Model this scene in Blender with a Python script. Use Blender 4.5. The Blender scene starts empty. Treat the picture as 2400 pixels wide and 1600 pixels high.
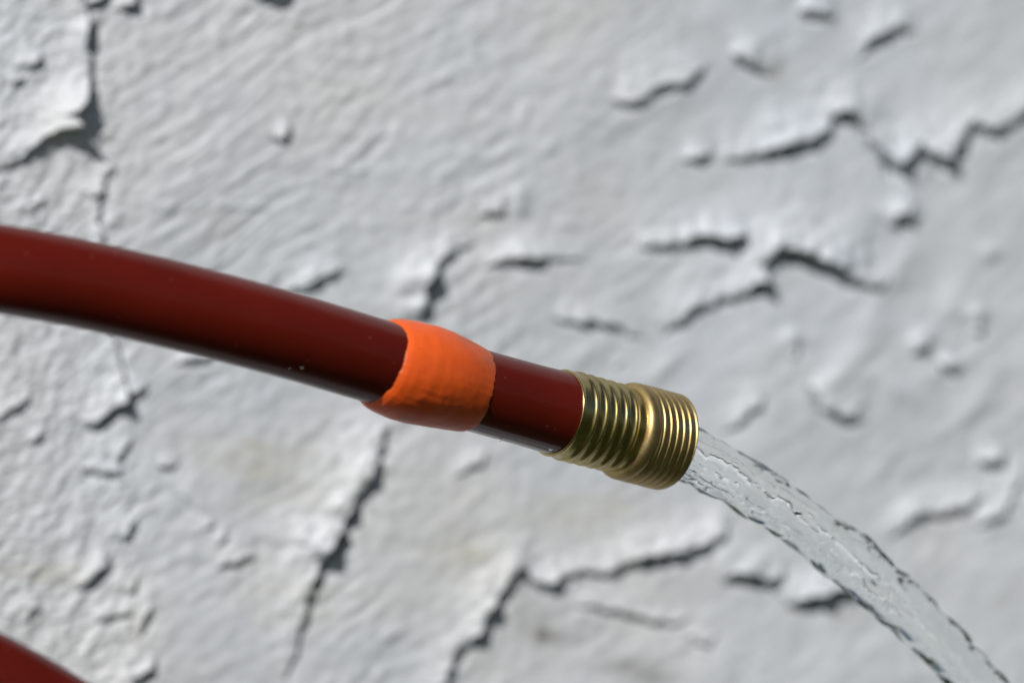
import bpy, math
import numpy as np
from mathutils import Vector

scene = bpy.context.scene
COL = scene.collection

# ------------------------------------------------------------------ camera
D0 = 1.5                         # metres from the lens to the brass fitting
K = 0.0928e-3 / D0               # size of one photograph pixel per metre of distance
cam_d = bpy.data.cameras.new('camera')
cam = bpy.data.objects.new('camera', cam_d)
COL.objects.link(cam)
cam.location = (0, 0, 0)
cam.rotation_euler = (math.radians(90), 0, 0)
cam_d.sensor_width = 36.0
cam_d.lens = 36.0 / (2400 * K)
cam_d.clip_start = 0.05
cam_d.clip_end = 300
cam_d.dof.use_dof = True
cam_d.dof.focus_distance = 1.496
cam_d.dof.aperture_fstop = cam_d.lens / 31.0
scene.camera = cam

# ------------------------------------------------------------------ light
SUN = Vector((-0.34, -0.71, 0.61)).normalized()
elev = math.asin(SUN.z)
world = bpy.data.worlds.new('World')
scene.world = world
world.use_nodes = True
wn = world.node_tree
bg = wn.nodes['Background']
sky = wn.nodes.new('ShaderNodeTexSky')
sky.sky_type = 'NISHITA'
sky.sun_disc = False
sky.sun_elevation = elev
sky.sun_rotation = math.atan2(SUN.x, SUN.y)
sky.air_density = 1.0
sky.dust_density = 1.0
sky.ozone_density = 1.0
wn.links.new(sky.outputs[0], bg.inputs[0])
bg.inputs[1].default_value = 0.05
sl = bpy.data.lights.new('sun', 'SUN')
sl.energy = 5.0
sl.angle = math.radians(0.5)
sl.color = (1.0, 0.965, 0.92)
sun = bpy.data.objects.new('sun', sl)
COL.objects.link(sun)
sun.rotation_euler = SUN.to_track_quat('Z', 'Y').to_euler()
sun.location = (-1, -1.5, 2)
scene.view_settings.view_transform = 'Standard'
scene.view_settings.look = 'None'
scene.view_settings.exposure = -0.40
scene.view_settings.gamma = 1.0
scene.cycles.transmission_bounces = 16
scene.cycles.max_bounces = 20


def W(px, py, d):
    """world point seen at photograph pixel (px, py) at distance d"""
    return np.array([(px - 1200) * K * d, d, -(py - 800) * K * d])


# ------------------------------------------------------------------ noise
def _hash(ix, iy, iz, seed):
    h = (ix.astype(np.int64) * 374761393 + iy.astype(np.int64) * 668265263
         + iz.astype(np.int64) * 2147483647 + seed * 1274126177) & 0xFFFFFFFF
    h = ((h ^ (h >> 13)) * 1274126177) & 0xFFFFFFFF
    h = ((h ^ (h >> 16)) * 2246822519) & 0xFFFFFFFF
    return (h ^ (h >> 15)) & 0xFFFFFFFF


def perlin2(x, y, seed=0):
    x = np.asarray(x, float); y = np.asarray(y, float)
    ix = np.floor(x); iy = np.floor(y)
    fx = x - ix; fy = y - iy
    u = fx * fx * fx * (fx * (fx * 6 - 15) + 10)
    v = fy * fy * fy * (fy * (fy * 6 - 15) + 10)
    z = np.zeros_like(ix)

    def g(dx, dy):
        a = _hash(ix + dx, iy + dy, z, seed) * (2 * math.pi / 4294967296.0)
        return np.cos(a) * (fx - dx) + np.sin(a) * (fy - dy)
    a = g(0, 0); b = g(1, 0); c = g(0, 1); d = g(1, 1)
    return ((a + (b - a) * u) * (1 - v) + (c + (d - c) * u) * v) * 1.5


def perlin3(x, y, z, seed=0):
    x, y, z = np.broadcast_arrays(x, y, z)
    ix = np.floor(x); iy = np.floor(y); iz = np.floor(z)
    fx = x - ix; fy = y - iy; fz = z - iz
    s = lambda t: t * t * t * (t * (t * 6 - 15) + 10)
    u, v, w = s(fx), s(fy), s(fz)

    def g(dx, dy, dz):
        h = _hash(ix + dx, iy + dy, iz + dz, seed)
        a = (h & 0xFFFF) * (2 * math.pi / 65536.0)
        c = ((h >> 16) / 32768.0) - 1.0
        r = np.sqrt(np.maximum(0, 1 - c * c))
        return np.cos(a) * r * (fx - dx) + np.sin(a) * r * (fy - dy) + c * (fz - dz)
    L = lambda a, b, t: a + (b - a) * t
    return L(L(L(g(0, 0, 0), g(1, 0, 0), u), L(g(0, 1, 0), g(1, 1, 0), u), v),
             L(L(g(0, 0, 1), g(1, 0, 1), u), L(g(0, 1, 1), g(1, 1, 1), u), v), w) * 1.5


def sstep(a, b, x):
    t = np.clip((x - a) / (b - a), 0, 1)
    return t * t * (3 - 2 * t)


# ------------------------------------------------------------------ materials
def new_mat(name):
    m = bpy.data.materials.new(name)
    m.use_nodes = True
    nt = m.node_tree
    return m, nt, nt.nodes['Principled BSDF']


def N(nt, kind, **kw):
    n = nt.nodes.new(kind)
    for k, v in kw.items():
        if k in n.inputs:
            n.inputs[k].default_value = v
        else:
            setattr(n, k, v)
    return n


def ramp(nt, fac, stops):
    r = nt.nodes.new('ShaderNodeValToRGB')
    els = r.color_ramp.elements
    while len(els) < len(stops):
        els.new(0.5)
    for e, (p, c) in zip(els, stops):
        e.position = p
        e.color = (*c, 1)
    nt.links.new(fac, r.inputs[0])
    return r.outputs[0]


def mix(nt, fac, a, b, mode='MIX'):
    m = nt.nodes.new('ShaderNodeMix')
    m.data_type = 'RGBA'
    m.blend_type = mode
    for sock, v in ((m.inputs[0], fac), (m.inputs[6], a), (m.inputs[7], b)):
        if isinstance(v, (int, float)):
            sock.default_value = v
        elif isinstance(v, tuple):
            sock.default_value = (*v, 1)
        else:
            nt.links.new(v, sock)
    return m.outputs[2]


def bump(nt, bsdf, height, strength, dist):
    b = nt.nodes.new('ShaderNodeBump')
    b.inputs['Strength'].default_value = strength
    b.inputs['Distance'].default_value = dist
    nt.links.new(height, b.inputs['Height'])
    nt.links.new(b.outputs[0], bsdf.inputs['Normal'])
    return b


def mat_paint():
    m, nt, b = new_mat('white_limewash_paint')
    tc = nt.nodes.new('ShaderNodeTexCoord')
    n1 = N(nt, 'ShaderNodeTexNoise', Scale=38.0, Detail=5.0, Roughness=0.6)
    n2 = N(nt, 'ShaderNodeTexNoise', Scale=9.0, Detail=3.0, Roughness=0.5)
    n3 = N(nt, 'ShaderNodeTexNoise', Scale=900.0, Detail=3.0, Roughness=0.6)
    for n in (n1, n2, n3):
        nt.links.new(tc.outputs['Object'], n.inputs['Vector'])
    c1 = ramp(nt, n1.outputs[0], [(0.32, (0.715, 0.74, 0.775)), (0.60, (0.735, 0.752, 0.770)), (0.82, (0.735, 0.733, 0.715))])
    c2 = ramp(nt, n2.outputs[0], [(0.35, (0.94, 0.965, 1.0)), (0.65, (1.0, 0.99, 0.975))])
    c = mix(nt, 1.0, c1, c2, 'MULTIPLY')
    c = mix(nt, 1.0, c, (0.872, 0.884, 0.90), 'MULTIPLY')
    at = nt.nodes.new('ShaderNodeAttribute'); at.attribute_name = 'stain'
    sep = nt.nodes.new('ShaderNodeSeparateColor')
    nt.links.new(at.outputs['Color'], sep.inputs[0])
    c = mix(nt, sep.outputs[0], c, (0.46, 0.44, 0.33))     # old damp, yellow green
    c = mix(nt, sep.outputs[1], c, (0.12, 0.10, 0.09))      # bare dark spots
    nt.links.new(c, b.inputs['Base Color'])
    b.inputs['Roughness'].default_value = 0.62
    b.inputs['Specular IOR Level'].default_value = 0.35
    bump(nt, b, n3.outputs[0], 0.25, 0.0004)
    return m


def mat_rubber():
    m, nt, b = new_mat('red_hose_rubber')
    tc = nt.nodes.new('ShaderNodeTexCoord')
    n1 = N(nt, 'ShaderNodeTexNoise', Scale=60.0, Detail=4.0)
    n2 = N(nt, 'ShaderNodeTexNoise', Scale=420.0, Detail=3.0)
    for n in (n1, n2):
        nt.links.new(tc.outputs['Object'], n.inputs['Vector'])
    c = ramp(nt, n1.outputs[0], [(0.3, (0.100, 0.0082, 0.0046)), (0.7, (0.127, 0.0105, 0.0056))])
    v = N(nt, 'ShaderNodeTexVoronoi', Scale=320.0)
    nt.links.new(tc.outputs['Object'], v.inputs['Vector'])
    dots = ramp(nt, v.outputs['Distance'], [(0.035, (1, 1, 1)), (0.07, (0, 0, 0))])
    c = mix(nt, dots, c, (0.30, 0.10, 0.08))
    nt.links.new(c, b.inputs['Base Color'])
    b.inputs['Roughness'].default_value = 0.24
    b.inputs['Specular IOR Level'].default_value = 0.20
    at = nt.nodes.new('ShaderNodeAttribute'); at.attribute_name = 'wet'
    nt.links.new(at.outputs['Fac'], b.inputs['Coat Weight'])
    b.inputs['Coat Roughness'].default_value = 0.04
    b.inputs['Coat IOR'].default_value = 1.33
    bump(nt, b, n2.outputs[0], 0.12, 0.0002)
    return m


def mat_putty():
    m, nt, b = new_mat('orange_repair_putty')
    tc = nt.nodes.new('ShaderNodeTexCoord')
    n1 = N(nt, 'ShaderNodeTexNoise', Scale=55.0, Detail=5.0, Roughness=0.6)
    n2 = N(nt, 'ShaderNodeTexNoise', Scale=260.0, Detail=4.0, Roughness=0.65)
    n4 = N(nt, 'ShaderNodeTexNoise', Scale=900.0, Detail=2.0, Roughness=0.6)
    for n in (n1, n2, n4):
        nt.links.new(tc.outputs['Object'], n.inputs['Vector'])
    c = ramp(nt, n1.outputs[0], [(0.3, (0.78, 0.104, 0.013)), (0.7, (0.86, 0.128, 0.018))])
    at = nt.nodes.new('ShaderNodeAttribute'); at.attribute_name = 'dirt'
    mul = nt.nodes.new('ShaderNodeMath'); mul.operation = 'MULTIPLY'
    d = ramp(nt, n2.outputs[0], [(0.36, (0.15, 0.15, 0.15)), (0.66, (1, 1, 1))])
    nt.links.new(at.outputs['Fac'], mul.inputs[0]); nt.links.new(d, mul.inputs[1])
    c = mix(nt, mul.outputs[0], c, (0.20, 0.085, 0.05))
    specks = ramp(nt, n2.outputs[0], [(0.24, (1, 1, 1)), (0.30, (0, 0, 0))])
    c = mix(nt, specks, c, (0.16, 0.03, 0.012))
    nt.links.new(c, b.inputs['Base Color'])
    b.inputs['Roughness'].default_value = 0.42
    b.inputs['Specular IOR Level'].default_value = 0.32
    add = nt.nodes.new('ShaderNodeMath'); add.operation = 'ADD'
    nt.links.new(n2.outputs[0], add.inputs[0]); nt.links.new(n4.outputs[0], add.inputs[1])
    bump(nt, b, add.outputs[0], 0.14, 0.0003)
    b.inputs['Subsurface Weight'].default_value = 0.35
    b.inputs['Subsurface Radius'].default_value = (1.0, 0.25, 0.1)
    b.inputs['Subsurface Scale'].default_value = 0.0022
    return m


def mat_brass(name, tarnish):
    m, nt, b = new_mat(name)
    tc = nt.nodes.new('ShaderNodeTexCoord')
    n1 = N(nt, 'ShaderNodeTexNoise', Scale=180.0, Detail=5.0, Roughness=0.65)
    n2 = N(nt, 'ShaderNodeTexNoise', Scale=1500.0, Detail=3.0, Roughness=0.7)
    for n in (n1, n2):
        nt.links.new(tc.outputs['Object'], n.inputs['Vector'])
    c = ramp(nt, n1.outputs[0], [(0.30, (0.33, 0.258, 0.096)), (0.52, (0.45, 0.358, 0.145)), (0.72, (0.58, 0.475, 0.23))])
    t = ramp(nt, n2.outputs[0], [(0.45, (0, 0, 0)), (0.62, (1, 1, 1))])
    mu = nt.nodes.new('ShaderNodeMath'); mu.operation = 'MULTIPLY'
    nt.links.new(t, mu.inputs[0]); mu.inputs[1].default_value = tarnish
    c = mix(nt, mu.outputs[0], c, (0.50, 0.31, 0.18))
    nt.links.new(c, b.inputs['Base Color'])
    b.inputs['Metallic'].default_value = 1.0
    r = nt.nodes.new('ShaderNodeMapRange')
    nt.links.new(n1.outputs[0], r.inputs[0])
    r.inputs[3].default_value = 0.19 + tarnish * 0.26
    r.inputs[4].default_value = 0.31 + tarnish * 0.32
    nt.links.new(r.outputs[0], b.inputs['Roughness'])
    bump(nt, b, n2.outputs[0], 0.10 + 0.5 * tarnish, 0.00006)
    return m


def mat_water():
    m, nt, b = new_mat('clear_water')
    b.inputs['Base Color'].default_value = (0.97, 0.99, 0.98, 1)
    b.inputs['Roughness'].default_value = 0.0
    b.inputs['IOR'].default_value = 1.333
    b.inputs['Transmission Weight'].default_value = 1.0
    return m


def mat_ground():
    m, nt, b = new_mat('short_grass_and_soil')
    tc = nt.nodes.new('ShaderNodeTexCoord')
    n1 = N(nt, 'ShaderNodeTexNoise', Scale=3.0, Detail=6.0, Roughness=0.7)
    nt.links.new(tc.outputs['Object'], n1.inputs['Vector'])
    c = ramp(nt, n1.outputs[0], [(0.35, (0.018, 0.026, 0.010)), (0.65, (0.045, 0.060, 0.022))])
    nt.links.new(c, b.inputs['Base Color'])
    b.inputs['Roughness'].default_value = 0.95
    b.inputs['Specular IOR Level'].default_value = 0.1
    bump(nt, b, n1.outputs[0], 0.5, 0.02)
    return m


M_PAINT = mat_paint(); M_HOSE = mat_rubber(); M_PUTTY = mat_putty()
M_BRASS = mat_brass('worn_brass', 0.10); M_THREAD = mat_brass('tarnished_brass_thread', 0.75)
M_WATER = mat_water(); M_GROUND = mat_ground()


# ------------------------------------------------------------------ mesh helpers
def tag(o, label=None, cat=None, group=None, kind=None):
    if label: o['label'] = label
    if cat: o['category'] = cat
    if group: o['group'] = group
    if kind: o['kind'] = kind
    return o


def empty(name, loc):
    o = bpy.data.objects.new(name, None)
    o.location = loc
    o.empty_display_size = 0.02
    COL.objects.link(o)
    return o


def mesh_obj(name, verts, quads, mat, parent=None, smooth=True, tris=None):
    """verts in world coordinates"""
    me = bpy.data.meshes.new(name)
    verts = np.asarray(verts, dtype=np.float32)
    quads = np.asarray(quads, dtype=np.int32).reshape(-1, 4)
    nt_ = 0 if tris is None else len(tris)
    me.vertices.add(len(verts))
    off = np.zeros(3)
    if parent is not None:
        off = np.array(parent.location)
    me.vertices.foreach_set('co', (verts - off).astype(np.float32).ravel())
    loops = quads.ravel()
    starts = np.arange(len(quads)) * 4
    totals = np.full(len(quads), 4)
    if nt_:
        tris = np.asarray(tris, dtype=np.int32)
        starts = np.concatenate([starts, len(loops) + np.arange(nt_) * 3])
        totals = np.concatenate([totals, np.full(nt_, 3)])
        loops = np.concatenate([loops, tris.ravel()])
    me.loops.add(len(loops))
    me.loops.foreach_set('vertex_index', loops.astype(np.int32))
    me.polygons.add(len(starts))
    me.polygons.foreach_set('loop_start', starts.astype(np.int32))
    me.polygons.foreach_set('use_smooth', np.full(len(starts), smooth))
    me.update(calc_edges=True)
    me.validate()
    me.materials.append(mat)
    o = bpy.data.objects.new(name, me)
    COL.objects.link(o)
    if parent is not None:
        o.parent = parent
    return o


def grid_quads(n, m, wrap):
    """n rings of m points"""
    i = np.arange(n - 1)[:, None]
    j = np.arange(m if wrap else m - 1)[None, :]
    j2 = (j + 1) % m
    a = i * m + j; b = i * m + j2; c = (i + 1) * m + j2; d = (i + 1) * m + j
    return np.stack([a, b, c, d], -1).reshape(-1, 4)


def catmull(P, per):
    P = np.asarray(P, float)
    P = np.vstack([2 * P[0] - P[1], P, 2 * P[-1] - P[-2]])
    out = []
    for k in range(1, len(P) - 2):
        p0, p1, p2, p3 = P[k - 1:k + 3]
        t0 = 0.0
        t1 = t0 + np.linalg.norm(p1 - p0) ** 0.5
        t2 = t1 + np.linalg.norm(p2 - p1) ** 0.5
        t3 = t2 + np.linalg.norm(p3 - p2) ** 0.5
        for t in np.linspace(t1, t2, per, endpoint=False):
            A1 = (t1 - t) / (t1 - t0) * p0 + (t - t0) / (t1 - t0) * p1
            A2 = (t2 - t) / (t2 - t1) * p1 + (t - t1) / (t2 - t1) * p2
            A3 = (t3 - t) / (t3 - t2) * p2 + (t - t2) / (t3 - t2) * p3
            B1 = (t2 - t) / (t2 - t0) * A1 + (t - t0) / (t2 - t0) * A2
            B2 = (t3 - t) / (t3 - t1) * A2 + (t - t1) / (t3 - t1) * A3
            out.append((t2 - t) / (t2 - t1) * B1 + (t - t1) / (t2 - t1) * B2)
    out.append(P[-2])
    return np.array(out)


def resample(C, step):
    s = np.concatenate([[0], np.cumsum(np.linalg.norm(np.diff(C, axis=0), axis=1))])
    if np.isscalar(step):
        t = np.linspace(0, s[-1], max(2, int(s[-1] / step) + 1))
    else:
        t = step(s[-1])
    return np.stack([np.interp(t, s, C[:, k]) for k in range(3)], -1), t


def smooth_path(C, it):
    C = C.copy()
    for _ in range(it):
        C[1:-1] = 0.25 * C[:-2] + 0.5 * C[1:-1] + 0.25 * C[2:]
    return C


def frames(C, up=True):
    T = np.gradient(C, axis=0)
    T /= np.linalg.norm(T, axis=1)[:, None]
    E1 = np.zeros_like(T)
    if up:
        u = np.array([0, 0, 1.0])
        E1 = u - (T @ u)[:, None] * T
        E1 /= np.linalg.norm(E1, axis=1)[:, None]
    else:
        e = np.array([0, 0, 1.0])
        for i in range(len(T)):
            e = e - (e @ T[i]) * T[i]
            e /= np.linalg.norm(e)
            E1[i] = e
    E2 = np.cross(T, E1)
    return T, E1, E2


def ring_cap(verts, n, m, both=True):
    tris = []
    verts = list(map(np.asarray, [verts]))
    V = verts[0]
    base = len(V)
    c0 = V[:m].mean(0); c1 = V[(n - 1) * m:n * m].mean(0)
    V = np.vstack([V, c0, c1])
    for j in range(m):
        tris.append((base, (j + 1) % m, j))
        tris.append((base + 1, (n - 1) * m + j, (n - 1) * m + (j + 1) % m))
    return V, tris


# ------------------------------------------------------------------ ground
g = 40.0
ground = mesh_obj('ground', [(-g, -g, -0.45), (g, -g, -0.45), (g, g, -0.45), (-g, g, -0.45)], [(0, 1, 2, 3)], M_GROUND, smooth=False)
tag(ground, 'dark short grass at the foot of the wall', kind='structure')

# ------------------------------------------------------------------ the painted rock wall
WY, WS = 1.660, 0.346            # wall plane: y = WY + WS * x


def axis_coords(lo, hi, step, out_lo, out_hi):
    a = list(np.arange(lo, hi + 0.1, step))
    s = step; p = lo; left = []
    while p > out_lo:
        s *= 1.06; p -= s; left.append(max(p, out_lo))
    s = step; p = hi; right = []
    while p < out_hi:
        s *= 1.06; p += s; right.append(min(p, out_hi))
    return np.array(left[::-1] + a + right)


PXs = axis_coords(-90, 2490, 2.8, -14000, 12500)
PYs = axis_coords(-90, 1690, 2.8, -6000, 5300)
PX, PY = np.meshgrid(PXs, PYs)
A = 2352.0

# ledges traced left to right (or bottom to top): the side on the left hand stands proud
led = []


def L(pts, scale=2400 / 2352.0, reach=34.0):
    led.append(([(x * scale, y * scale, w) for x, y, w in pts], reach))


L([(1660, 370, 0), (1690, 368, 12), (1740, 360, 14), (1800, 343, 24), (1860, 333, 24), (1895, 312, 18), (1913, 274, 16), (1945, 262, 24), (1975, 275, 16), (1995, 315, 14), (2030, 358, 18), (2066, 392, 34), (2115, 337, 16), (2165, 373, 30), (2185, 368, 30), (2212, 315, 20), (2235, 287, 16), (2280, 308, 20), (2325, 285, 16), (2360, 260, 18), (2600, 180, 10), (2900, 120, 0)], reach=48)
L([(1405, 232, 0), (1425, 242, 11), (1450, 245, 14), (1480, 230, 12), (1510, 210, 13), (1550, 202, 13), (1600, 180, 13), (1625, 150, 0)], reach=60)
L([(1680, 133, 0), (1700, 137, 16), (1720, 142, 20), (1745, 165, 14), (1785, 182, 0)], reach=40)
L([(1835, 22, 0), (1855, 30, 18), (1872, 38, 22), (1895, 38, 14), (1915, 42, 0)], reach=28)
L([(1965, 150, 0), (1990, 120, 7), (2008, 96, 20), (2030, 85, 22), (2060, 68, 18), (2080, 74, 10), (2100, 80, 0)])
L([(1570, 366, 0), (1590, 368, 16), (1615, 366, 18), (1638, 350, 0)], reach=24)
L([(2045, 522, 0), (2060, 508, 20), (2078, 508, 38), (2097, 525, 0)], reach=30)
L([(1465, 572, 0), (1490, 568, 11), (1530, 568, 14), (1570, 566, 12), (1595, 551, 18), (1630, 552, 26), (1665, 560, 30), (1700, 558, 34), (1722, 535, 0)], reach=36)
L([(1768, 612, 0), (1776, 594, 26), (1800, 584, 32), (1860, 594, 32), (1920, 620, 36), (1965, 650, 18), (2000, 662, 10), (2020, 664, 9), (2045, 630, 0)], reach=60)
L([(1520, 775, 0), (1565, 742, 16), (1590, 718, 18), (1625, 702, 12), (1680, 686, 14), (1725, 668, 18), (1755, 662, 40), (1776, 645, 0)], reach=50)
L([(1270, 730, 0), (1290, 740, 8), (1330, 743, 12), (1380, 748, 14), (1415, 752, 10), (1450, 770, 7), (1490, 786, 0)], reach=40)
L([(1105, 492, 0), (1120, 490, 14), (1152, 490, 14), (1165, 485, 0)], reach=26)
L([(1110, 615, 0), (1140, 604, 10), (1170, 600, 16), (1200, 600, 24), (1240, 604, 22), (1262, 598, 10), (1300, 596, 5), (1380, 610, 0)], reach=30)
L([(965, 745, 0), (972, 722, 24), (978, 690, 20), (982, 660, 30), (996, 632, 26), (1012, 602, 12), (1040, 580, 11), (1095, 556, 0)], reach=52)
L([(660, 680, 0), (690, 668, 12), (730, 648, 17), (772, 630, 12), (800, 628, 0)], reach=36)
L([(625, 312, 0), (635, 324, 10), (655, 322, 18), (668, 300, 8), (675, 290, 0)], reach=30)
L([(655, 1580, 0), (672, 1500, 9), (690, 1440, 12), (716, 1360, 16), (738, 1300, 20), (752, 1278, 44), (772, 1256, 38), (790, 1212, 24), (806, 1180, 34), (822, 1150, 20), (858, 1090, 26), (868, 1050, 16), (880, 1005, 14), (897, 975, 0)], reach=70)
L([(1000, 1620, 12), (1020, 1568, 16), (1058, 1490, 16), (1075, 1478, 12), (1100, 1465, 26), (1118, 1420, 24), (1130, 1400, 30), (1158, 1350, 18), (1190, 1316, 24), (1213, 1318, 10), (1235, 1345, 18), (1255, 1347, 24), (1290, 1330, 16), (1330, 1316, 9), (1395, 1320, 12), (1445, 1297, 18), (1475, 1284, 24), (1530, 1283, 22), (1575, 1276, 24), (1610, 1262, 22), (1655, 1235, 22), (1675, 1230, 0)], reach=44)
L([(1310, 1385, 0), (1350, 1393, 7), (1400, 1402, 10), (1470, 1420, 11), (1540, 1435, 9), (1590, 1425, 0)], reach=30)
L([(1580, 1455, 0), (1600, 1470, 8), (1625, 1484, 9), (1650, 1450, 0)], reach=20)
L([(1655, 1338, 0), (1675, 1332, 16), (1700, 1325, 22), (1745, 1335, 26), (1788, 1340, 18), (1800, 1335, 0)], reach=40)
L([(1805, 1392, 0), (1830, 1388, 22), (1870, 1382, 34), (1905, 1368, 30), (1960, 1362, 24), (1990, 1355, 0)], reach=46)
L([(2040, 1245, 0), (2070, 1215, 10), (2105, 1188, 18), (2130, 1183, 12), (2165, 1186, 16), (2205, 1173, 18), (2245, 1156, 14), (2262, 1130, 0)], reach=40)
L([(2240, 1206, 0), (2270, 1198, 14), (2310, 1180, 12), (2345, 1100, 10), (2362, 1040, 0)], reach=28)
L([(1850, 885, 0), (1870, 905, 12), (1895, 940, 15), (1930, 962, 18), (1960, 972, 14), (1985, 975, 0)], reach=44)
L([(2095, 815, 0), (2115, 806, 20), (2135, 796, 0)], reach=24)
L([(2155, 838, 0), (2172, 845, 18), (2190, 862, 14), (2205, 865, 0)], reach=22)
L([(2235, 765, 0), (2250, 765, 14), (2272, 755, 0)], reach=24)
L([(2250, 1072, 0), (2270, 1066, 20), (2295, 1066, 20), (2315, 1062, 0)], reach=26)
L([(1660, 1000, 0), (1700, 975, 10), (1740, 935, 12), (1760, 925, 0)], reach=34)
L([(400, 842, 0), (430, 832, 14), (470, 828, 18), (500, 818, 0)], reach=24)
L([(1810, 830, 0), (1830, 815, 8), (1840, 790, 0)], reach=24)
L([(1040, 1150 - 50, 0), (1110, 1060, 12), (1125, 1040, 0)], reach=26)
L([(1380, 780, 0), (1420, 905 - 60, 4), (1450, 835, 0)], reach=20)
# left block and its joint (2400 pixel coordinates)
J = dict(scale=1.0)
L([(300, 1640, 20), (322, 1598, 22), (350, 1578, 22), (368, 1556, 0)], reach=30, **J)
L([(205, 1010, 0), (228, 1000, 20), (262, 972, 24), (298, 950, 26), (308, 932, 22), (340, 918, 12), (352, 905, 0)], reach=34, **J)
L([(296, 945, 12), (292, 905, 13), (284, 862, 12), (278, 825, 15), (262, 770, 10), (250, 700, 10), (242, 620, 10), (238, 560, 14), (232, 520, 11), (236, 470, 12), (240, 440, 9), (252, 420, 5), (262, 408, 12), (275, 392, 0)], reach=26, **J)
L([(212, 470, 0), (222, 462, 16), (238, 460, 14), (246, 455, 0)], reach=20, **J)
L([(187, 1096, 0), (215, 1106, 10), (245, 1112, 12), (272, 1118, 22), (290, 1105, 0)], reach=24, **J)
L([(270, 1085, 0), (278, 1070, 14), (300, 1046, 14), (310, 1030, 0)], reach=22, **J)
L([(370, 1092, 0), (390, 1095, 14), (412, 1098, 14), (428, 1088, 0)], reach=20, **J)
L([(400, 1140, 0), (430, 1165, 5), (458, 1195, 7), (472, 1212, 0)], reach=24, **J)
L([(478, 1240, 0), (490, 1230, 12), (505, 1222, 0)], reach=18, **J)
L([(512, 1278, 0), (525, 1268, 14), (538, 1260, 0)], reach=18, **J)
L([(505, 1335, 0), (530, 1326, 18), (575, 1316, 16), (600, 1310, 0)], reach=34, **J)
L([(290, 1275, 0), (302, 1258, 22), (316, 1228, 14), (322, 1210, 0)], reach=40, **J)
L([(178, 1385, 0), (205, 1372, 24), (235, 1352, 26), (262, 1332, 18), (270, 1320, 0)], reach=34, **J)
L([(298, 1398, 0), (310, 1385, 18), (322, 1365, 10), (325, 1350, 0)], reach=26, **J)
L([(62, 1465, 0), (68, 1450, 16), (84, 1430, 16), (100, 1424, 0)], reach=26, **J)
L([(220, 1456, 0), (245, 1450, 14), (302, 1442, 12), (310, 1438, 0)], reach=24, **J)
L([(328, 1495, 0), (336, 1470, 14), (350, 1435, 14), (360, 1415, 0)], reach=26, **J)
L([(0, 982, 10), (25, 968, 14), (70, 942, 14), (80, 935, 0)], reach=24, **J)
L([(68, 1040, 0), (80, 1034, 12), (100, 1028, 10), (106, 1020, 0)], reach=20, **J)
L([(0, 440, 4), (40, 432, 0)], reach=20, **J)
L([(208, 232, 10), (212, 195, 16), (214, 150, 12), (208, 118, 18), (216, 92, 26), (224, 66, 20), (226, 48, 0)], reach=30, **J)
L([(196, 120, 0), (200, 90, 10), (212, 60, 12), (222, 44, 0)], reach=20, **J)
L([(68, 168, 0), (75, 160, 20), (92, 152, 30), (100, 132, 0)], reach=30, **J)
L([(30, 208, 0), (40, 200, 18), (52, 195, 14), (58, 180, 0)], reach=22, **J)
L([(196, 28, 0), (215, 16, 24), (238, 8, 26), (262, -16, 20), (280, -40, 0)], reach=26, **J)
L([(285, 36, 0), (297, 24, 24), (312, 26, 34), (320, 0, 20), (330, -30, 0)], reach=26, **J)
L([(66, 476, 0), (85, 482, 12), (110, 480, 0)], reach=20, **J)
L([(65, 510, 0), (80, 500, 12), (118, 478, 0)], reach=20, **J)

H = np.zeros_like(PX)
best = np.full(PX.shape, 1e9)
for pts, reach in led:
    P = np.array(pts)
    # move the traced dark band back to the edge that casts it
    P = P.copy()
    P[:, 0] -= 0.22 * P[:, 2]
    P[:, 1] -= 0.34 * P[:, 2]
    mrg = reach * 3.2
    c0, c1 = np.searchsorted(PXs, [P[:, 0].min() - mrg, P[:, 0].max() + mrg])
    r0, r1 = np.searchsorted(PYs, [P[:, 1].min() - mrg, P[:, 1].max() + mrg])
    X = PX[r0:r1, c0:c1]; Y = PY[r0:r1, c0:c1]
    if X.size == 0:
        continue
    # ragged edge
    Xw = X + 8.0 * perlin2(X / 27, Y / 27, 5) + 2.6 * perlin2(X / 9, Y / 9, 6)
    Yw = Y + 8.0 * perlin2(X / 27, Y / 27, 7) + 2.6 * perlin2(X / 9, Y / 9, 8)
    bd = np.full(X.shape, 1e9); hh = np.zeros(X.shape); sg = np.ones(X.shape)
    for (x0, y0, w0), (x1, y1, w1) in zip(P[:-1], P[1:]):
        dx, dy = x1 - x0, y1 - y0
        l2 = dx * dx + dy * dy
        t = np.clip(((Xw - x0) * dx + (Yw - y0) * dy) / l2, 0, 1)
        ex = Xw - (x0 + t * dx); ey = Yw - (y0 + t * dy)
        d = np.hypot(ex, ey)
        s = np.where(dx * ey - dy * ex < 0, 1.0, -1.0)     # image y runs down: left hand side is negative
        k = d < bd
        bd = np.where(k, d, bd); hh = np.where(k, w0 + (w1 - w0) * t, hh); sg = np.where(k, s, sg)
    h = hh / (1.15 if P[:, 0].max() < 620 and P[:, 2].max() < 40 else 0.84) * (1 + 0.35 * perlin2(X / 30, Y / 30, 77))
    lip = sstep(-2.0, 2.0, bd * sg)
    up = h * np.exp(-(bd / reach) ** 1.5)
    dn = -1.15 * h * np.exp(-(bd / (5.0 + 0.58 * hh)) ** 2)
    H[r0:r1, c0:c1] += np.where(sg > 0, lip * up + (1 - lip) * dn, lip * up + (1 - lip) * dn)

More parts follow.
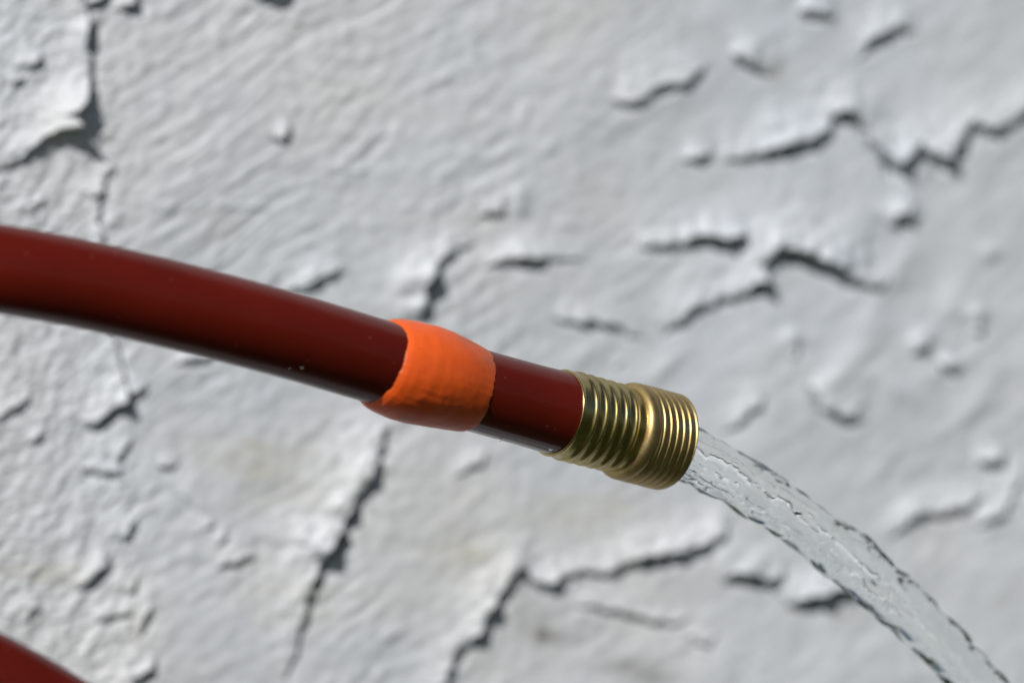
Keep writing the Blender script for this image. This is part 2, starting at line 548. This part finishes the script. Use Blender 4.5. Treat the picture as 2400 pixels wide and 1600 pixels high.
# the big boulder corner of the left block: proud by several millimetres with a rounded shoulder
BL = np.array([(-400, 470), (0, 395), (24, 388), (66, 350), (100, 322), (128, 306), (182, 298), (168, 284), (146, 272), (168, 264), (187, 246), (196, 222), (203, 200), (206, 160), (207, 130), (196, 104), (200, 80), (206, 40), (196, 0), (190, -60), (170, -200), (-400, -500)], float)


def inside_dist(X, Y, P):
    d = np.full(X.shape, 1e9); ins = np.zeros(X.shape, bool)
    n = len(P)
    for i in range(n):
        x0, y0 = P[i]; x1, y1 = P[(i + 1) % n]
        dx, dy = x1 - x0, y1 - y0
        t = np.clip(((X - x0) * dx + (Y - y0) * dy) / (dx * dx + dy * dy), 0, 1)
        d = np.minimum(d, np.hypot(X - x0 - t * dx, Y - y0 - t * dy))
        c = ((y0 > Y) != (y1 > Y)) & (X < (x1 - x0) * (Y - y0) / (y1 - y0 + 1e-12) + x0)
        ins ^= c
    return np.where(ins, d, -d)


cc = np.searchsorted(PXs, [-700, 500]); rr = np.searchsorted(PYs, [-800, 700])
Xs = PX[rr[0]:rr[1], cc[0]:cc[1]]; Ys = PY[rr[0]:rr[1], cc[0]:cc[1]]
dB = inside_dist(Xs + 3 * perlin2(Xs / 14, Ys / 14, 31), Ys + 3 * perlin2(Xs / 14, Ys / 14, 32), BL)
near = np.exp(-(((Xs - 185) / 60.0) ** 2 + ((Ys - 285) / 75.0) ** 2))
mid = np.exp(-(((Xs - 110) / 95.0) ** 2 + ((Ys - 345) / 45.0) ** 2))
hB = 9 + 70 * near + 20 * mid
H[rr[0]:rr[1], cc[0]:cc[1]] += hB * sstep(-3, 3, dB) * (0.55 + 0.45 * np.exp(-np.maximum(dB, 0) / 60.0))

# dark wedge at the very top edge: a lump just above the frame
lump = np.exp(-(((PX - 585) / 62.0) ** 2 + ((PY + 80) / 34.0) ** 2) ** 2)
H += 85 * lump
lump = np.exp(-(((PX - 250) / 70.0) ** 2 + ((PY + 55) / 28.0) ** 2) ** 2)
H += 10 * lump

# surface texture
left = 1 - sstep(230, 420, PX + 0.06 * (PY - 800) * -1)
right = sstep(1150, 1700, PX)
wx = 60 * perlin2(PX / 260, PY / 260, 11); wy = 60 * perlin2(PX / 260, PY / 260, 12)


def strokes(ang, lx, ly, seed, warp=1.0):
    c, s = math.cos(math.radians(ang)), math.sin(math.radians(ang))
    X = PX + warp * wx; Y = PY + warp * wy
    u = X * c - Y * s
    v = X * s + Y * c
    return perlin2(u / lx, v / ly, seed)


H += 10 * perlin2(PX / 620, PY / 620, 1) + 5 * perlin2(PX / 250, PY / 250, 2)
# long brush and trowel marks rising to the right
mid_w = (1 - left) * (1 - 0.55 * right)
patch = 0.45 + 0.9 * sstep(-0.25, 0.45, perlin2(PX / 240, PY / 240, 44))
H += mid_w * patch * (1.9 * strokes(32, 170, 24, 21, 0.35) + 1.3 * strokes(24, 260, 44, 22, 0.35) + 0.5 * strokes(38, 80, 14, 23, 0.35))
H += mid_w * (1.5 * strokes(35, 80, 50, 24, 0.9) + 1.0 * strokes(45, 38, 28, 25, 0.9) + 1.3 * perlin2(PX / 34, PY / 30, 141) * (0.4 + patch))
H += right * (1.4 * strokes(40, 130, 66, 26, 0.8) + 0.9 * perlin2(PX / 60, PY / 50, 142) + 2.2 * strokes(48, 140, 110, 28))
# pitted left block
H += left * (4.0 * strokes(58, 95, 46, 31, 0.6) + 3.4 * strokes(48, 46, 25, 32, 0.6) + 2.2 * strokes(40, 26, 16, 33, 0.8) + 2.8 * perlin2(PX / 18, PY / 15, 143))
trowel = mid_w * (1 - sstep(900, 1250, PX + 0.6 * PY))
H += trowel * (1.9 * strokes(30, 230, 19, 151, 0.5) + 1.3 * strokes(36, 160, 13, 152, 0.55))
# knobs on the lower right and soft lumps elsewhere
kn = sstep(0.25, 0.85, perlin2((PX * 0.7 - PY * 0.7) / 120, (PX * 0.7 + PY * 0.7) / 56, 51))
H += kn * 3 * sstep(1700, 2150, PX) * sstep(520, 760, PY)
kn2 = sstep(0.36, 0.8, perlin2(PX / 60, PY / 42, 52))
H += kn2 * 4 * (1 - 0.7 * right) * (1 - sstep(500, 900, PY))
for (bx, by, br, bh) in [(2287, 735, 26, 14), (1855, 790, 22, 12), (1215, 490, 20, 6), (1210, 462, 34, 9), (950, 660, 30, 8), (1000, 640, 26, 8),
                         (2320, 590, 26, 10), (800, 400, 40, 6), (2170, 790, 30, 10), (1700, 1290, 40, 12), (1770, 1310, 26, 8), (850, 1100, 30, 10), (2040, 660, 30, 8)]:
    H += bh * np.exp(-(((PX - bx) / br) ** 2 + ((PY - by) / (br * 0.8)) ** 2))

for (bx, by, bl, bw, ang, bh) in [(2010, 820, 110, 36, 55, 6), (1950, 900, 80, 28, 48, 5), (2240, 700, 60, 34, 60, 9), (2090, 905, 60, 24, -35, 8), (2280, 960, 80, 30, 50, 7), (2100, 640, 80, 26, 60, 6), (1560, 860, 70, 24, 40, 6), (1370, 830, 60, 22, 35, 5)]:
    ca_, sa_ = math.cos(math.radians(ang)), math.sin(math.radians(ang))
    uu = (PX - bx) * ca_ - (PY - by) * sa_; vv = (PX - bx) * sa_ + (PY - by) * ca_
    H += bh * np.exp(-(uu / bl) ** 2 - (vv / bw) ** 2)

kxx = (PX - 1200) * K
Dw = WY / (1 - WS * kxx)
nrm = np.array([WS, -1.0, 0.0]); nrm /= np.linalg.norm(nrm)
hm = H * K * WY
VX = kxx * Dw + nrm[0] * hm
VY = Dw + nrm[1] * hm
VZ = -(PY - 800) * K * Dw + nrm[2] * hm
WV = np.stack([VX, VY, VZ], -1)

# stains: damp patches with a shape of their own, and bare dark spots
st = np.zeros(PX.shape); sp = np.zeros(PX.shape)
for (x, y, rx, ry, a) in [(600, 1060, 120, 40, .55), (640, 1130, 110, 50, .5), (1400, 1190, 150, 45, .45), (1090, 1290, 90, 60, .6), (700, 1420, 130, 60, .4),
                          (130, 1340, 130, 35, .5), (520, 530, 80, 40, .3), (1820, 165, 40, 34, .6), (1300, 1230, 90, 40, .3), (1950, 1440, 110, 30, .3),
                          (330, 1440, 60, 80, .25), (1180, 700, 40, 30, .2), (150, 20, 60, 20, .35)]:
    e = np.exp(-(((PX - x) / rx) ** 2 + ((PY - y) / ry) ** 2))
    st += a * e
st *= 0.8; st *= 0.65 + 0.8 * perlin2(PX / 70, PY / 40, 61)
for (x, y, rx, ry, a) in [(1275, 1487, 34, 20, .75), (1470, 1560, 60, 24, .5), (1545, 1590, 50, 20, .4), (1250, 1440, 70, 30, .22), (15, 1560, 20, 20, .2)]:
    sp += a * np.exp(-(((PX - x + 12 * perlin2(PX / 20, PY / 20, 62)) / rx) ** 2 + ((PY - y) / ry) ** 2))
st = np.clip(st, 0, 0.9); sp = np.clip(sp, 0, 0.9)

# three rocks meet along the joints
JX = np.interp(PY, [-6000, -60, 100, 300, 460, 620, 780, 940, 1120, 1300, 1440, 1640, 5300], [150, 196, 202, 232, 238, 240, 262, 300, 276, 318, 350, 330, 420])
low_y = np.interp(PX, [-14000, 960, 1020, 1060, 1100, 1150, 1210, 1250, 1300, 1400, 1540, 1690, 1830, 1990, 2100, 2300, 12500],
                  [9000, 1660, 1620, 1530, 1500, 1430, 1345, 1375, 1350, 1345, 1310, 1262, 1400, 1385, 1500, 1640, 6000])
reg = np.where(PX < JX, 0, np.where(PY > low_y, 2, 1))

wall = empty('painted_rock_wall', (0.0, WY, -0.45))
tag(wall, 'rough cracked rock wall under thick white limewash, behind the red hose', 'wall')
nr, nc = PX.shape
Q = grid_quads(nr, nc, False)
face_reg = reg.ravel()[Q[:, 0]]
flat = WV.reshape(-1, 3)
for r, lab in ((0, 'pitted block of the wall left of the long upright joint'),
               (1, 'broad cracked slab of the wall with brushed paint'),
               (2, 'lower slab of the wall under the ragged crack, with dark bare spots')):
    q = Q[face_reg == r]
    ids, inv = np.unique(q, return_inverse=True)
    o = mesh_obj('stone', flat[ids], inv.reshape(-1, 4)[:, ::-1], M_PAINT, wall)
    o['label'] = lab
    at = o.data.color_attributes.new('stain', 'FLOAT_COLOR', 'POINT')
    buf = np.zeros((len(ids), 4), np.float32)
    buf[:, 0] = st.ravel()[ids]; buf[:, 1] = sp.ravel()[ids]; buf[:, 3] = 1
    at.data.foreach_set('color', buf.ravel())

# body of the wall behind its painted face
xa, xb = VX[:, 0].min() + 0.004, VX[:, -1].max() - 0.004
corn = []
for x in (xa, xb):
    for dd in (0.012, 0.42):
        for z in (-0.455, 0.66):
            corn.append((x, WY + WS * x + dd, z))
core = mesh_obj('wall_core', corn, [(0, 1, 3, 2), (4, 6, 7, 5), (0, 4, 5, 1), (2, 3, 7, 6), (1, 5, 7, 3), (0, 2, 6, 4)], M_PAINT, wall, smooth=False)

# ------------------------------------------------------------------ hose
MPX = 0.0928e-3
SL = [(1301, 0.70), (850, 0.66), (450, 0.48), (0, 0.34)]


def depth(x):
    xs = np.arange(1301, x - 1, -1.0)
    sl_ = np.interp(-xs, [-a for a, _ in SL], [b for _, b in SL])
    return 1.5 - sl_.sum() * MPX


cl = [(1301, 966), (1215, 942), (1128, 918), (1000, 881), (870, 843), (690, 789), (460, 728), (230, 673), (110, 649), (0, 630)]
hose_pts = []
ext = [(1480, 1013), (1390, 989.5)]
ax = np.array([0.7913, 0.5736, -0.2120]); ax /= np.linalg.norm(ax)
R0 = W(1301, 966, 1.5)
hose_pts.append(R0 + ax * 0.010)
for (x, y) in cl:
    hose_pts.append(W(x, y, depth(x)))
for (x, y, d) in [(-170, 606, 1.4305), (-400, 612, 1.426), (-720, 690, 1.421), (-1010, 900, 1.417), (-1100, 1160, 1.415), (-930, 1370, 1.416), (-620, 1430, 1.417),
                  (-300, 1475, 1.418), (-50, 1571, 1.42), (32, 1615, 1.422), (160, 1692, 1.426), (400, 1870, 1.43), (680, 2200, 1.43), (860, 2700, 1.43),
                  (900, 3400, 1.43), (800, 4300, 1.42), (560, 5150, 1.38), (200, 5480, 1.34), (-600, 5720, 1.30), (-2000, 5740, 1.29), (-5000, 5740, 1.34)]:
    p = W(x, y, d)
    p[2] = max(p[2], -0.45 + 0.0092)
    hose_pts.append(p)
C = catmull(hose_pts, 24)
C, s = resample(C, 0.0015)
C = smooth_path(C, 40)
s = np.concatenate([[0], np.cumsum(np.linalg.norm(np.diff(C, axis=0), axis=1))])
T, E1, E2 = frames(C, up=False)
m = 96
th = np.arange(m) * 2 * math.pi / m
RH = 9.02e-3
rad = RH * (1 + 0.03 * sstep(0.03, 0.15, s))
rad += 0.25e-3 * np.exp(-((s - 0.006) / 0.008) ** 2)
CT, ST = np.cos(th), np.sin(th)
rad2 = rad[:, None] * (1 + 0.004 * perlin3(s[:, None] * 60, CT[None] * 1.3, ST[None] * 1.3, 3) + 0.0020 * perlin3(s[:, None] * 300, CT[None] * 5, ST[None] * 5, 4)
                      + 0.0004 * np.sin(s[:, None] * 1900 + 14 * th[None]) * np.sin(s[:, None] * 1900 - 14 * th[None]))
V = C[:, None] + rad2[..., None] * (CT[None, :, None] * E1[:, None] + ST[None, :, None] * E2[:, None])
V = V.reshape(-1, 3)
V, tris = ring_cap(V, len(C), m)
hose = empty('garden_hose', tuple(float(v) for v in R0))
tag(hose, 'dark red rubber garden hose with orange repair band and brass end, water pouring from it', 'hose')
tube = mesh_obj('hose_tube', V, grid_quads(len(C), m, True), M_HOSE, hose, tris=tris)
# the underside between band and ferrule is wet
wet = np.zeros((len(C), m))
nz = (CT[None, :] * E1[:, None, 2] + ST[None, :] * E2[:, None, 2])
edge = 0.62 + 0.16 * perlin3(s[:, None] * 350, CT[None] * 3, ST[None] * 3, 55)
wet = 0.65 * sstep(0.0, 0.08, -nz - edge) * (1 - sstep(0.040, 0.046, s))[:, None]
wa = tube.data.attributes.new('wet', 'FLOAT', 'POINT')
wa.data.foreach_set('value', np.concatenate([wet.ravel(), [0, 0]]).astype(np.float32))

# path of the hose near the band, with an upright reference
iC = s < 0.16
Cn = C[iC]; sn = s[iC]
Tn, U1, U2 = frames(Cn, up=True)


def on_path(sv):
    c = np.stack([np.interp(sv, sn, Cn[:, k]) for k in range(3)], -1)
    t = np.stack([np.interp(sv, sn, Tn[:, k]) for k in range(3)], -1)
    u = np.stack([np.interp(sv, sn, U1[:, k]) for k in range(3)], -1)
    v = np.stack([np.interp(sv, sn, U2[:, k]) for k in range(3)], -1)
    return c, t, u, v


def s_at_px(x):
    pxs = Cn[:, 0] / (Cn[:, 1] * K) + 1200
    return float(np.interp(-x, -pxs, sn))


# the orange band: path runs from fitting to the left, so s grows to the left
mb, nb = 220, 130
tb = np.arange(mb) * 2 * math.pi / mb          # 0 = top
ct, stt = np.cos(tb), np.sin(tb)
sideF = None
# which sign of U2 faces the camera
c_, t_, u_, v_ = on_path(np.array([s_at_px(1000)]))
face = -np.sign(v_[0][1]) if v_[0][1] != 0 else 1.0
sA = s_at_px(888)      # left end
sB = s_at_px(1108)     # right end
pxm = abs(s_at_px(900) - s_at_px(1000)) / 100.0
front = np.clip(stt * (-1 if v_[0][1] > 0 else 1), 0, 1)
n_edge = lambda sd, a: a * (perlin3(ct * 2.2, stt * 2.2, 0.5, sd) + 0.5 * perlin3(ct * 7, stt * 7, 0.5, sd + 1) + 0.3 * perlin3(ct * 19, stt * 19, 0.5, sd + 2))
eL = sA + pxm * (n_edge(71, 3.4) - 12 * front * np.clip(ct, 0, 1) * 1.6 + 8 * np.clip(-ct, 0, 1) ** 2)
eR = sB + pxm * (n_edge(81, 5.0) + 4 * front * np.clip(1 - ct * ct * 0.6, 0, 1))
tt = np.linspace(0, 1, nb)
tt = 0.5 - 0.5 * np.cos(tt * math.pi)
S_ = eL[None, :] + (eR - eL)[None, :] * tt[:, None]
# thickness profile along the band, thicker in the left half
prof = np.interp(tt, [0, .02, .06, .14, .30, .45, .62, .80, .93, .985, 1.0],
                 [-.15, .25, .75, 1.25, 1.80, 1.95, 1.75, 1.15, .50, .22, -.15]) * 1e-3
profb = np.interp(tt, [0, .02, .06, .14, .30, .45, .62, .80, .93, .985, 1.0],
                  [-.15, .45, 1.1, 1.55, 1.95, 1.9, 1.5, 1.05, .70, .35, -.15]) * 1e-3
wb = np.clip(-ct, 0, 1)[None]
TH = prof[:, None] * (1 - wb) + profb[:, None] * wb
TH = np.array(TH)
for _ in range(2):
    TH[1:-1] = 0.25 * TH[:-2] + 0.5 * TH[1:-1] + 0.25 * TH[2:]
inner = np.sin(tt * math.pi)[:, None] ** 0.6
lum = 0.17e-3 * perlin3(S_ * 160, ct[None] * 1.8, stt[None] * 1.8, 91) + 0.045e-3 * perlin3(S_ * 520, ct[None] * 5, stt[None] * 5, 92) \
    + 0.012e-3 * perlin3(S_ * 1500, ct[None] * 14, stt[None] * 14, 93)
# folds and a nicked crease low on the front left
fold = np.exp(-((tb - (math.pi * 0.70 if v_[0][1] < 0 else math.pi * 1.30)) / 0.30) ** 2)[None] * np.exp(-((tt - 0.32) / 0.30) ** 2)[:, None]
lum = lum + fold * 0.16e-3 * perlin3(S_ * 420, ct[None] * 9, stt[None] * 9, 95)
RR = RH * 1.002 + TH + lum * inner
flatS = S_.ravel()
c_, t_, u_, v_ = on_path(flatS)
VB = c_ + RR.ravel()[:, None] * (np.tile(ct, nb)[:, None] * u_ + np.tile(stt, nb)[:, None] * v_)
band = mesh_obj('repair_band', VB, grid_quads(nb, mb, True)[:, ::-1], M_PUTTY, hose)
band['label'] = 'lumpy orange putty band wrapped round the hose'
da = band.data.attributes.new('dirt', 'FLOAT', 'POINT')
top_dirt = np.exp(-((tb - (0.55 if v_[0][1] < 0 else -0.55 + 2 * math.pi)) / 0.75) ** 2) + np.exp(-((tb - (0.55 - 2 * math.pi if v_[0][1] < 0 else -0.55)) / 0.75) ** 2)
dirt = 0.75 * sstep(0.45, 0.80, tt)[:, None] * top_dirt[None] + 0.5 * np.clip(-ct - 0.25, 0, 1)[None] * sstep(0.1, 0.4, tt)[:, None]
dirt = np.clip(dirt * (0.8 + 0.8 * perlin3(S_ * 150, ct[None] * 2, stt[None] * 2, 97)), 0, 0.85)
da.data.foreach_set('value', dirt.astype(np.float32).ravel())

# ------------------------------------------------------------------ brass fitting (lathe)
U = 2.89e-5                      # one traced unit along the axis
RU = 2.367e-5                    # one traced unit across
up = np.array([0, 0, 1.0])
f1 = up - (ax @ up) * ax; f1 /= np.linalg.norm(f1)
f2 = np.cross(ax, f1)


def lathe(name, prof_u, prof_r, mat, parent, mseg=160, helix=None, wear=0.0, seed=0):
    t = np.arange(mseg) * 2 * math.pi / mseg
    u = np.asarray(prof_u)[:, None] + np.zeros(mseg)[None]
    r = np.asarray(prof_r)[:, None] + np.zeros(mseg)[None]
    if helix is not None:
        r = r + helix(u, t[None])
    r = r + wear * perlin3(u / 60.0, np.cos(t)[None] * 4, np.sin(t)[None] * 4, seed)
    P = R0 + (u * U)[..., None] * ax + (r * RU)[..., None] * (np.cos(t)[None, :, None] * f1 + np.sin(t)[None, :, None] * f2)
    return mesh_obj(name, P.reshape(-1, 3), grid_quads(len(prof_u), mseg, True), mat, parent)


# ferrule: rim, five rolled ridges, waist
ou = [0, 0, 2, 6, 12]; orr = [384, 402, 407, 409, 408]
ridge = lambda u: sum(21.0 * np.exp(-((u - c) / (16.0 if u < c else 25.0)) ** 2.0) for c in (129, 226, 323, 420, 517))
for u in np.arange(20, 634, 2.0):
    ou.append(u)
    orr.append(406 - 0.012 * u + 4.5 * math.exp(-((u - 12) / 14.0) ** 2) + ridge(u) - 4.0)
ou += [638, 644]; orr += [392, 380]
ou = [u + 12 for u in ou]
lathe('brass_ferrule', ou, orr, M_BRASS, hose, wear=0.7, seed=7)
# male threaded end with rounded shoulder, open bore
tu = [574, 574, 578, 584, 592, 602, 614, 628, 642, 656, 668]
tr = [380, 398, 412, 426, 438, 448, 455, 459, 460, 458, 454]
tu += list(np.arange(672, 1032, 2.5)); tr += [452.0] * len(np.arange(672, 1032, 2.5))
tu += [1034, 1040, 1044, 1046, 1046, 1042, 1030, 900, 574]; tr += [450, 444, 436, 424, 330, 318, 312, 312, 312]
pitch = 62.0


def hel(u, t):
    u = u - 56
    ph = (u - 719) / pitch - t / (2 * math.pi)
    w = np.abs(((ph + 0.5) % 1.0) - 0.5) * 2          # 0 on the crest, 1 in the root
    crest = (1 - sstep(0.58, 1.0, w)) * (1 - 0.16 * w * w)
    env = sstep(676, 700, u) * (1 - sstep(1028, 1036, u))
    return np.where(u < 1036, (crest * 15 - 6) * env, 0.0)


tu = [u + 56 for u in tu]
lathe('threaded_end', tu, tr, M_THREAD, hose, helix=hel, wear=1.4, seed=9, mseg=200)

# ------------------------------------------------------------------ water
tops = [(1640, 1005), (1699, 1033), (1764, 1078), (1821, 1103), (1915, 1180), (2009, 1246), (2103, 1336), (2164, 1393), (2262, 1482), (2344, 1580)]
bots = [(1591, 1123), (1640, 1155), (1695, 1180), (1744, 1209), (1838, 1265), (1927, 1336), (2010, 1405), (2070, 1462), (2165, 1540), (2245, 1625)]
mid_ = [((a[0] + b[0]) / 2, (a[1] + b[1]) / 2) for a, b in zip(tops, bots)]
wid = [math.hypot(a[0] - b[0], a[1] - b[1]) / 2 for a, b in zip(tops, bots)]
# least squares smooth arc through the traced middle line
mx = np.array([p[0] for p in mid_]); my = np.array([p[1] for p in mid_])
cf = np.polyfit(mx - 1616, my, 2)
D_end = 1.5 + 30e-3 * 0.5736


def wat(x):
    y = np.polyval(cf, x - 1616)
    d = D_end + (x - 1560) * MPX * 0.62
    return W(x, y, d)


wp = [R0 + ax * 0.020]
for x in list(np.arange(1610, 2400, 40)) + list(np.arange(2440, 4700, 100)):
    p = wat(float(x))
    if p[2] < -0.449:
        break
    wp.append(p)
CW = catmull(wp, 16)
vis = 0.155


def stepper(total):
    return np.concatenate([np.linspace(0, vis, 760, endpoint=False), np.linspace(vis, total, 420)])


CW, sw = resample(CW, stepper)
CW = smooth_path(CW, 30)
TW, A1, A2 = frames(CW, up=True)
mw = 200
tw = np.arange(mw) * 2 * math.pi / mw
base = np.interp(CW[:, 0] / (CW[:, 1] * K) + 1200, [p[0] for p in mid_], wid) * K * CW[:, 1]
base[0:40] = np.minimum(base[0:40], 0.0071)
c2, s2 = np.cos(tw)[None], np.sin(tw)[None]
S1 = sw[:, None]
grow = sstep(0.012, 0.07, S1)
tws = tw[None] + S1 * 14.0
ca, sa = np.cos(tws), np.sin(tws)
disp = (0.095 * perlin3(S1 * 150, ca * 1.5, sa * 1.5, 201) * (0.6 + 0.4 * grow)
        + 0.042 * perlin3(S1 * 260, ca * 2.6, sa * 2.6, 202)
        + 0.0105 * perlin3(S1 * 480, ca * 6.0, sa * 6.0, 203)
        + 0.0018 * perlin3(S1 * 1100, ca * 13.0, sa * 13.0, 204))
late = sstep(0.16, 0.45, S1)
disp = disp * (1 + 1.5 * late) * (0.62 + 0.55 * np.abs(c2))
n1_ = perlin3(S1 * 130, ca * 1.7, sa * 1.7, 231)
n2_ = perlin3(S1 * 300, ca * 3.2, sa * 3.2, 232)
disp = 0.42 * disp + (0.34 * (np.abs(n1_) ** 0.85 - 0.25) + 0.05 * (np.abs(n2_) - 0.25)) * (0.10 + 0.90 * np.abs(c2) ** 3) * (0.5 + 0.5 * grow)
oval = 1 + 0.05 * np.cos(2 * (tw[None] + S1 * 40))
RW = base[:, None] * oval * (1 + disp) * (1 - 0.2 * late)
RW[:6] *= np.linspace(0.9, 1, 6)[:, None]
VW = CW[:, None] + RW[..., None] * (c2[..., None] * A1[:, None] + s2[..., None] * A2[:, None])
VW = VW.reshape(-1, 3)
VW, trw = ring_cap(VW, len(CW), mw)
stream = mesh_obj('water_stream', VW, grid_quads(len(CW), mw, True), M_WATER, tris=trw)
tag(stream, 'clear rippling stream of water arching down from the brass hose end', 'water')


# droplets on the hose
def droplet(px, py, r, squash, label):
    """a small bead of water sitting on the hose skin where the pixel's line of sight meets it"""
    d = W(px, py, 1.0); d /= np.linalg.norm(d)
    w = Cn[:, None] if False else Cn
    tproj = w @ d
    dist = np.linalg.norm(w - tproj[:, None] * d, axis=1)
    i = int(np.argmin(dist))
    c = Cn[i]; t = Tn[i]
    # nearest hit on the local cylinder
    dp = d - (d @ t) * t; cp = c - (c @ t) * t
    a = dp @ dp; b = -2 * dp @ cp; cc_ = cp @ cp - RH ** 2
    disc = b * b - 4 * a * cc_
    hit = d * ((-b - math.sqrt(disc)) / (2 * a)) if disc > 0 else d * (-b / (2 * a))
    nrm_ = hit - c - ((hit - c) @ t) * t
    nrm_ /= np.linalg.norm(nrm_)
    a1 = t; a2 = np.cross(nrm_, t)
    V = []; n, k = 10, 16
    for i in range(n):
        ph = math.pi * (i + 0.5) / n
        for j in range(k):
            q = 2 * math.pi * j / k
            V.append(hit + nrm_ * (math.cos(ph) * r * squash) + (a1 * math.cos(q) + a2 * math.sin(q)) * math.sin(ph) * r)
    V = np.array(V)
    V, tr_ = ring_cap(V, n, k)
    o = mesh_obj('water_droplet', V, grid_quads(n, k, True), M_WATER, tris=tr_)
    tag(o, label, 'droplet', 'small water droplets on the hose')


droplet(708, 860, 0.34e-3, 0.7, 'largest clear droplet on the dark underside of the hose, left of the orange band')
droplet(679, 862, 0.22e-3, 0.6, 'smaller clear droplet just left of the largest one, before the orange band')
droplet(1172, 1029, 0.50e-3, 1.0, 'tiny droplet hanging under the hose between orange band and brass ferrule')
droplet(1291, 1052, 0.50e-3, 0.5, 'round clear bead low on the hose, against the brass ferrule')
droplet(305, 793, 0.55e-3, 0.9, 'tiny dark droplet hanging from the lower edge at the far left of the hose')
